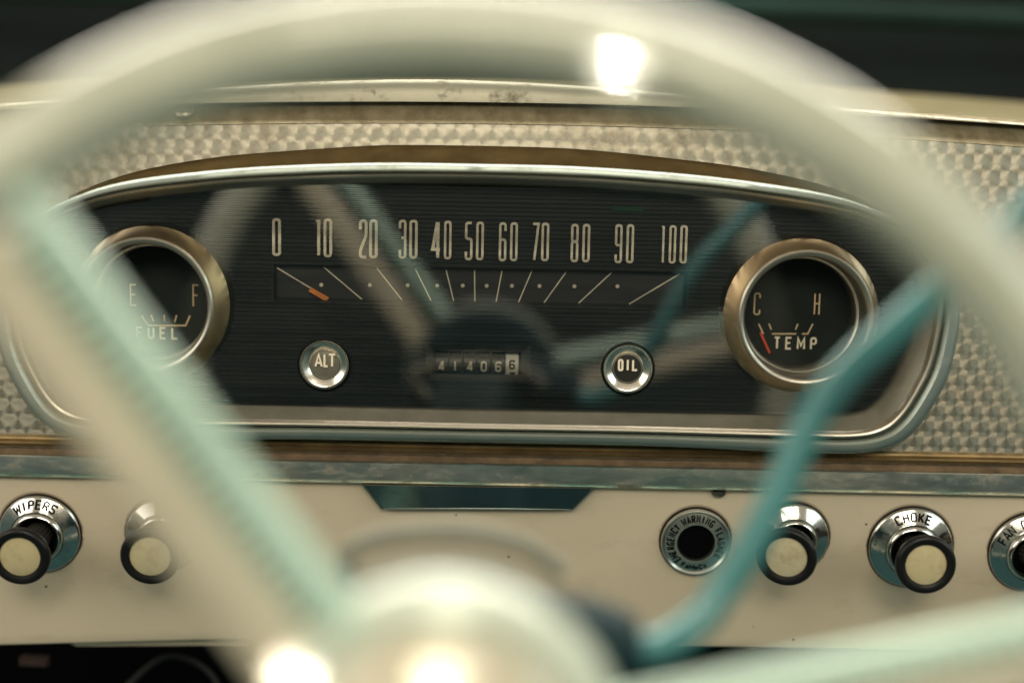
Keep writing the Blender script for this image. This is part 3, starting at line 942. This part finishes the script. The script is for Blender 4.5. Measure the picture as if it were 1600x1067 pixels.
def temp_dial(root, d):
    glyph_at('C', 1177, 1189, 457.5, 492, 0.0006).build('letter', TAN, d)
    glyph_at('H', 1271, 1282, 458, 492, 0.0006).build('letter', TAN, d)
    mb = MB()
    for q in ([(1185.5, 506), (1192.6, 521.5)], [(1201.5, 505.5), (1205, 515)], [(1206, 521.5), (1244, 521.5)], [(1246.5, 506), (1243, 515)], [(1270, 506), (1262, 521.5), (1253, 521.5)]):
        mb.stroke(DASH, [pt(*p) for p in q], 0.0006, -YD + 0.0002, False, -YD - .0004)
    mb.build('scale', TAN, d)
    mb = MB(); dial_text(mb, 'TEMP', 1208.5, 1276.5, 527, 545.5, 0.0008); mb.build('lettering', NUM, d)
    mb = MB(); mb.stroke(DASH, [pt(1187.6, 519), pt(1202, 551)], 0.0010, -YD + 0.0012, False, -YD + 0.0007); mb.build('needle', RED, root)
gauge('fuel_gauge', 'round fuel gauge marked E and F behind the left wheel spoke', G_FUEL, (0.34, 0.26, 0.14), fuel_dial)  # cone metal darker than the other gauge: dimmer light put into colour
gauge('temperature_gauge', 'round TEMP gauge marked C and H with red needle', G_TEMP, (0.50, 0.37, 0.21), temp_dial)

# ------------------------------------------------------------------ warning lamps
def warning_lamp(label, txt, px, py, bright, letters):
    c = P(px, py); root = thing('warning_lamp', label, 'warning lamp', c, 'round warning lamps in the cluster')
    f = Frame(c + Vector((0, -0.0009, 0)), (1, 0, 0), (0, 0, 1), (0, -1, 0)); r = S(39.5)
    mb = MB(); mb.lathe(f, [(r + 0.0010, -0.0008), (r + 0.0010, 0.0008), (r + 0.0001, 0.0009)], 64); mb.build('surround', BLACK, root)
    mb = MB(); mb.lathe(f, [(r, 0.0006), (r, 0.0022), (r - 0.0004, 0.0028), (r - 0.0012, 0.0029), (r - 0.0018, 0.0026), (r - 0.0032, 0.0018), (r * 0.60, 0.0011), (r * 0.58, 0.0008)], 64); mb.build('rim_ring', CHROME_RING, root)
    mb = MB(); mb.disc(f, r * 0.60, 0.0009, sag=0.0005 if bright else 0.0002)
    face = mb.build('face', mat_plain('lamp_face_' + txt.lower(), (0.27, 0.25, 0.195) if bright else (0.022, 0.020, 0.017), 0.3, 0.6 if bright else 0.0, 0.15, 120), root)
    mb = MB(); mb.lathe(f, [(r * 0.575, 0.0010), (r * 0.57, 0.0014), (r * 0.545, 0.0014), (r * 0.54, 0.0010)], 64); mb.build('bead_ring', CHROME_BEZEL, root)
    mb = MB()
    for ch, x0, x1, yt, yb in letters:
        a, b = P(x0, yb, -0.0016), P(x1, yt, -0.0016)
        glyph(mb, ch, DASH, a.x, a.z, b.x - a.x, b.z - a.z, 0.00085, 0.0031, base=0.0012)
    mb.build('lettering', NUM, root)
warning_lamp('round warning lamp lettered ALT with silvery face', 'ALT', 508.3, 568.3, True, [('A', 492, 505, 552, 573), ('L', 506, 514, 552, 573), ('T', 513, 526, 552, 573)])
warning_lamp('round warning lamp lettered OIL with black face', 'OIL', 980, 574.5, False, [('O', 965, 974, 560.5, 579), ('I', 979, 982, 560.5, 579), ('L', 987, 997, 561, 579)])

# ------------------------------------------------------------------ pull knobs
KN_SLOPE = math.atan2(0.0029, 0.0058)
def pull_knob(label, px, py, rpx, txt, reach=0.0265, tilt=(0, 0), cen=92, step=13):
    c = L(px, py); root = thing('pull_knob', label, 'knob', c, 'pull knobs on the lower panel')
    f = LP.at(c); k = S(rpx, 0.613) / 0.0184
    prof = [(0.0184, -0.0005), (0.0184, 0.0009), (0.0180, 0.0015), (0.0174, 0.0019), (0.0122, 0.0045), (0.0118, 0.0043), (0.0115, 0.0052), (0.0110, 0.0062), (0.0102, 0.0066), (0.0094, 0.0060), (0.0088, 0.0045), (0.0086, 0.0020), (0.0086, 0.0005)]
    mb = MB(); mb.lathe(f, [(r * k, h) for r, h in prof], 96); bz = mb.build('bezel', CHROME, root, angle=50)
    mb = MB(); mb.lathe(f, [(0.0190 * k, 0.0), (0.0188 * k, 0.0006), (0.0180 * k, 0.0007)], 72); mb.build('gasket', BLACK, root)
    if txt:
        mb = MB(); arc_word(mb, txt, f, 0.0150 * k, 0.00325, cen, step, 0.0028, 0.00080, 0.0044, slope=KN_SLOPE); mb.build('lettering', INK, bz)
    mb = MB(); mb.disc(f, 0.0087 * k, 0.0012); mb.build('socket', DARK, root)
    n2 = (f.n + f.u * tilt[0] + f.v * tilt[1]).normalized(); u2 = (f.u - n2 * f.u.dot(n2)).normalized(); v2 = n2.cross(u2)
    g = Frame(c, u2, v2, n2)
    mb = MB(); mb.lathe(g, [(0.0056, 0.0), (0.0058, 0.008), (0.0066, reach - 0.007), (0.0074, reach - 0.004)], 120, 20, 0.045); mb.build('shaft', mat_shaft, root)
    rh = 0.0127
    mb = MB(); mb.lathe(g, [(0.0070, reach - 0.0052), (0.0100, reach - 0.0048), (0.0114, reach - 0.0036), (rh, reach - 0.0018), (rh, reach - 0.0002), (rh - 0.0006, reach + 0.0010), (rh - 0.0018, reach + 0.0014), (0.0094, reach + 0.0006), (0.0087, reach + 0.0004), (0.0086, reach - 0.0006)], 80); mb.build('head', BLACK, root, angle=50)
    mb = MB(); mb.disc(g, 0.0087, reach - 0.0001, sag=0.0010); mb.build('insert', WHITEP, root)
mat_shaft = mat_plain('dark_fluted_shaft', (0.10, 0.09, 0.075), 0.35, 0.7, 0.2, 100)
pull_knob('pull knob with ivory button and chrome bezel lettered WIPERS', 63, 833, 65, 'WIPERS', 0.0265)
pull_knob('pull knob with ivory button half behind the left wheel spoke', 257, 834, 61, '', 0.0255)
pull_knob('pull knob with ivory button directly behind the turquoise lever', 1237, 840, 59, '', 0.0255, (-0.28, 0.04))
pull_knob('pull knob with ivory button and chrome bezel lettered CHOKE', 1422, 854, 67, 'CHOKE', 0.0265, (-0.02, 0.1))
pull_knob('pull knob and chrome bezel lettered FAN OFF cut by the photo edge', 1609, 862, 66, 'FAN OFF', 0.0265, (0.25, 0), 121, 11.5)

# ------------------------------------------------------------------ flasher socket
def flasher():
    c = L(1086.5, 845); root = thing('flasher_socket', 'chrome ring lettered EMERGENCY WARNING FLASHER round a dark empty hole', 'switch socket', c)
    f = LP.at(c)
    mb = MB(); mb.lathe(f, [(0.0154, -0.0004), (0.0154, 0.0016), (0.0151, 0.0024), (0.0145, 0.0026), (0.0140, 0.0021), (0.0136, 0.0016), (0.0090, 0.0027), (0.0084, 0.0026), (0.0080, 0.0016), (0.0079, 0.0004)], 96)
    bz = mb.build('bezel', mat_chrome('flasher_satin', (0.62, 0.63, 0.57), 0.30, 0.2), root, angle=50)
    mb = MB(); mb.lathe(f, [(0.0160, 0.0), (0.0159, 0.0006), (0.0150, 0.0008)], 72); mb.build('gasket', BLACK, root)
    mb = MB()
    arc_word(mb, 'EMERGENCY', f, 0.0112, 0.00218, 183, 10.7, 0.0017, 0.00070, 0.0036, slope=0.234)
    arc_word(mb, 'WARNING', f, 0.0112, 0.00218, 87, 11.2, 0.0018, 0.00070, 0.0036, slope=0.234)
    arc_word(mb, 'FLASHER', f, 0.0112, 0.00218, 0, 10.7, 0.0017, 0.00070, 0.0036, slope=0.234)
    arc_word(mb, 'FoMoCo', f, 0.0114, 0.00215, 268, 9.8, 0.0018, 0.0006, 0.0026, slope=0.234, inward=True)
    mb.build('lettering', INK, bz)
    mb = MB(); mb.disc(f, 0.0081, 0.0010); mb.build('hole', DARK, root)
flasher()

# ------------------------------------------------------------------ screws
SCREW = mat_chrome('dull_steel', (0.30, 0.27, 0.21), 0.35, 0.6)
def screw(label, c, n, r):
    u = Vector((1, 0, 0)); v = n.cross(u).normalized()
    root = thing('screw', label, 'screw', c)
    f = Frame(c, u, v, n)
    mb = MB(); mb.lathe(f, [(r, -0.0006), (r, 0.0004), (r * 0.86, 0.0011), (r * 0.5, 0.0017), (r * 0.15, 0.0019)], 32, cap1=True); mb.build('head', SCREW, root)
    mb = MB(); mb.box(f, -r * 0.7, r * 0.7, -0.0003, 0.0003, 0.0012, 0.00195); mb.build('slot', INK, root)
screw('small dark screw head on the upper strip of the dash', P(288, 173, 0.0095), Vector((0, -0.72, 0.69)).normalized(), 0.0045)
screw('small chrome screw tucked under the bright trim strip above the flasher ring', L(1123, 765, 0.0006), LP.n, 0.0036)

# ------------------------------------------------------------------ under the dash
def under():
    mb = MB(); pts = catmull([D(150, 1120, .68), D(240, 1035, .68), D(290, 1028, .68), D(335, 1060, .68), D(360, 1130, .68)], 8)
    mb.tube(pts, 0.0013, 10); tag(mb.build('cable', mat_plain('grey_cable', (0.007, 0.008, 0.008), 0.6), None), 'thin dark cable looping in the gloom under the dash', 'cable')
    mb = MB(); c = D(52, 1032, .67); mb.box(Frame(c, (1, 0, -.03), (0, 0, 1), (0, -1, 0)), -0.006, 0.007, -0.002, 0.002, -0.003, 0.003, 0.001)
    tag(mb.build('bracket', mat_plain('rusty_steel', (0.045, 0.022, 0.015), 0.7, 0.0, 0.4, 150), None), 'small rusty bracket under the left end of the dash', 'bracket')
under()

# ------------------------------------------------------------------ steering wheel and column
WA = R(-3)
W_K = 1.0
W_O = D(692, 1157, 0.375)
WF = Frame(W_O, (1, 0, 0), (0, math.sin(WA), math.cos(WA)), (0, -math.cos(WA), math.sin(WA)), W_K)
CA = R(22)
CF = Frame(W_O, (1, 0, 0), (0, math.sin(CA), math.cos(CA)), (0, -math.cos(CA), math.sin(CA)), W_K)
R_RIM = 0.1835
wheel = thing('steering_wheel', 'pale mint three spoke steering wheel blurred in the foreground', 'steering wheel', W_O)
def build_wheel():
    mb = MB(); loops = []; n = 160
    for i in range(n):
        t = 2 * math.pi * i / n
        e = Vector((math.cos(t), math.sin(t)))
        l = []
        for k in range(24):
            a = 2 * math.pi * k / 24
            bump = 0.0006 * (1 if (math.cos(a) < -0.55 and i % 2 == 0) else 0)
            rr = R_RIM + (0.0118 - bump) * math.cos(a)
            l.append(WF(e.x * rr, e.y * rr, 0.0118 * math.sin(a)))
        loops.append(l)
    loops.append(loops[0]); mb.loft(loops, True); mb.build('rim', RIMP, wheel)
    for ang, te in ((126.5, 0.92), (12.8, 0.62), (250.0, 0.8)):
        t = R(ang); e = (math.cos(t), math.sin(t)); p = (-math.sin(t), math.cos(t))
        def W(r, s_, h): return WF(e[0] * r + p[0] * s_, e[1] * r + p[1] * s_, h)
        sgn = -1 if ang > 90 else 1        # the mint rail runs along the upper edge
        def tp(r_): return 1 - (1 - te) * (r_ - 0.03) / (R_RIM - 0.034)
        def sm(dist, r_): return sgn * (0.0066 - dist * tp(r_))
        mb = MB(); loops = []
        for k in range(17):
            r_ = 0.030 + (R_RIM - 0.034) * k / 16
            z0 = 0.004 * (1 - k / 16)
            cs = []
            for q in range(20):
                a = 2 * math.pi * q / 20
                ca, sa = math.cos(a), math.sin(a)
                cs.append(W(r_, sm(0.0243 + 0.0098 * math.copysign(abs(ca) ** 0.6, ca), r_), z0 + 0.007 * math.copysign(abs(sa) ** 0.6, sa)))
            loops.append(cs)
        mb.loft(loops, True, True, True); sp = mb.build('spoke', WARM_MINT, wheel)
        mb = MB(); loops = []
        for k in range(17):
            r_ = 0.030 + (R_RIM - 0.034) * k / 16; z0 = 0.004 * (1 - k / 16)
            loops.append([W(r_, sm(0.0050 + 0.0050 * math.cos(2 * math.pi * q / 16), r_), z0 + 0.004 + 0.0055 * math.sin(2 * math.pi * q / 16)) for q in range(16)])
        mb.loft(loops, True, True, True); mb.build('rail', MINT, sp)
        mb = MB()
        rr_ = [0.046 + (R_RIM - 0.062) * q / 8 for q in range(9)]
        mb.tube([W(q, sm(0.0122, q), 0.0) for q in rr_], [0.0046 * tp(q) for q in rr_], 12)
        mb.build('grip_groove', mat_notch, sp)
        mb = MB()
        for k in range(40):
            r_ = 0.050 + 0.0052 * k
            if r_ > R_RIM - 0.018: break
            f = Frame(W(r_, sm(0.0122, r_), 0.001), Vector(W(1, 0, 0) - W(0, 0, 0)), Vector(W(0, 1, 0) - W(0, 0, 0)), WF.n, W_K)
            mb.box(f, -0.0011, 0.0011, -0.0036 * tp(r_), 0.0036 * tp(r_), 0.0, 0.0078, 0.0005)
        mb.build('grip_ribs', MINT, sp)
    mb = MB(); prof = [(0.044, 0.0005), (0.0472, 0.001), (0.0475, 0.004), (0.0465, 0.009), (0.0435, 0.0125), (0.0395, 0.0135), (0.0375, 0.0128), (0.0365, 0.0132)]
    mb.lathe(WF, prof, 96); mb.build('hub', HUBP, wheel)
    mb = MB(); mb.lathe(WF, [(0.040, -0.020), (0.0455, -0.014), (0.0458, 0.0008)], 96, cap0=True, cap1=True); mb.build('hub_back', TEAL_DIMMED, wheel)
    mb = MB(); prof = [(0.0362, 0.011), (0.0358, 0.0150), (0.034, 0.0180), (0.030, 0.0208), (0.024, 0.0236), (0.017, 0.0256), (0.009, 0.0268), (0.003, 0.0271)]
    mb.lathe(WF, prof, 96, cap1=True); mb.build('horn_button', WARM_MINT, wheel)
mat_notch = mat_plain('dark_green_grip', (0.015, 0.045, 0.034), 0.5, 0, 0.1, 40)
build_wheel()
column = thing('steering_column', 'turquoise steering column behind the wheel hub', 'steering column', CF(0, 0, -0.25))
mb = MB(); mb.lathe(CF, [(0.030, -0.026), (0.033, -0.030), (0.033, -0.075), (0.028, -0.082), (0.026, -0.40)], 64, cap0=True, cap1=True); mb.build('jacket', TEAL_DIMMED, column)
mb = MB(); mb.lathe(CF, [(0.012, -0.016), (0.012, -0.03)], 24, True, True); mb.build('shaft', BLACK, column)

lever = thing('gear_lever', 'bent turquoise column lever rising behind the right side of the wheel', 'gear lever', D(930, 1010, .43))
pts = catmull([D(900, 1008, .425), D(1000, 1013, .435), D(1049, 1000, .44), D(1097, 965, .443), D(1131, 918, .445), D(1161, 872, .445), D(1195, 810, .445), D(1222, 756, .445), D(1244, 705, .445), D(1279, 637, .445), D(1330, 572, .443), D(1397, 512, .44), D(1478, 440, .435), D(1550, 378, .43), D(1640, 300, .42)], 6)
mb = MB(); mb.tube(pts, [0.0056 - 0.0005 * i / len(pts) for i in range(len(pts))], 20); mb.build('stalk', TEAL, lever)
c = D(958, 1008, .428)
mb = MB(); mb.lathe(Frame(c, (0, 0.3, 1), (0, 1, -.3), (1, 0, -.25)), [(0.0118, -0.03), (0.0124, 0.0), (0.0110, 0.007), (0.0066, 0.009)], 32, cap0=True, cap1=True); mb.build('socket', TEAL_DIMMED, lever)

# gear quadrant hoop standing up from the column
pts = catmull([D(x, y, .465) for x, y in ((572, 930), (543, 892), (548, 858), (600, 838), (690, 829), (770, 836), (830, 856), (882, 894))], 6)
mb = MB(); mb.tube(pts, 0.0030, 12); mb.build('gear_quadrant', mat_plain('grey_green_hoop', (0.20, 0.20, 0.155), 0.5), column)

# ------------------------------------------------------------------ added spot lamps for bright glints on the wheel, mirrored towards the camera
def glint(name, p, n, e, dist=0.7, cone=4.0, col=(1.0, 0.93, 0.80), blend=0.5):
    v = (CAM_LOC - p).normalized(); n = n.normalized()
    l = (n * (2 * n.dot(v)) - v).normalized()
    d = bpy.data.lights.new(name, 'SPOT')
    d.energy = e * 4 * math.pi * dist * dist; d.color = col
    d.spot_size = R(cone); d.spot_blend = blend; d.shadow_soft_size = 0.003
    o = bpy.data.objects.new(name, d); COL.objects.link(o)
    o.location = p + l * dist
    o.rotation_euler = (-l).to_track_quat('-Z', 'Y').to_euler()
RIM_A, RIM_S = 77.1, 108
def rim_point(ang, sec):
    e = WF.u * math.cos(R(ang)) + WF.v * math.sin(R(ang))
    n = e * math.cos(R(sec)) + WF.n * math.sin(R(sec))
    return WF.o + (e * R_RIM + n * 0.0118) * W_K, n
p, n = rim_point(RIM_A, RIM_S); glint('added_glint_rim', p, n, 5, cone=0.36, blend=0.8)
def hub_point(ang, r_, h, sec):
    e = WF.u * math.cos(R(ang)) + WF.v * math.sin(R(ang))
    return WF(r_ * math.cos(R(ang)), r_ * math.sin(R(ang)), h), e * math.cos(R(sec)) + WF.n * math.sin(R(sec))
p, n = hub_point(87, 0.0425, 0.0130, 64); glint('added_glint_hub', p, n, 2.2, cone=0.5, blend=0.2)
glint('added_glint_spoke', WF(-0.0375, 0.0200, 0.0112), WF.n, 16, cone=0.55, blend=0.2)
p, n = hub_point(91, 0.026, 0.0226, 72); glint('added_glint_hub', p, n, 8, cone=0.5, blend=0.2)
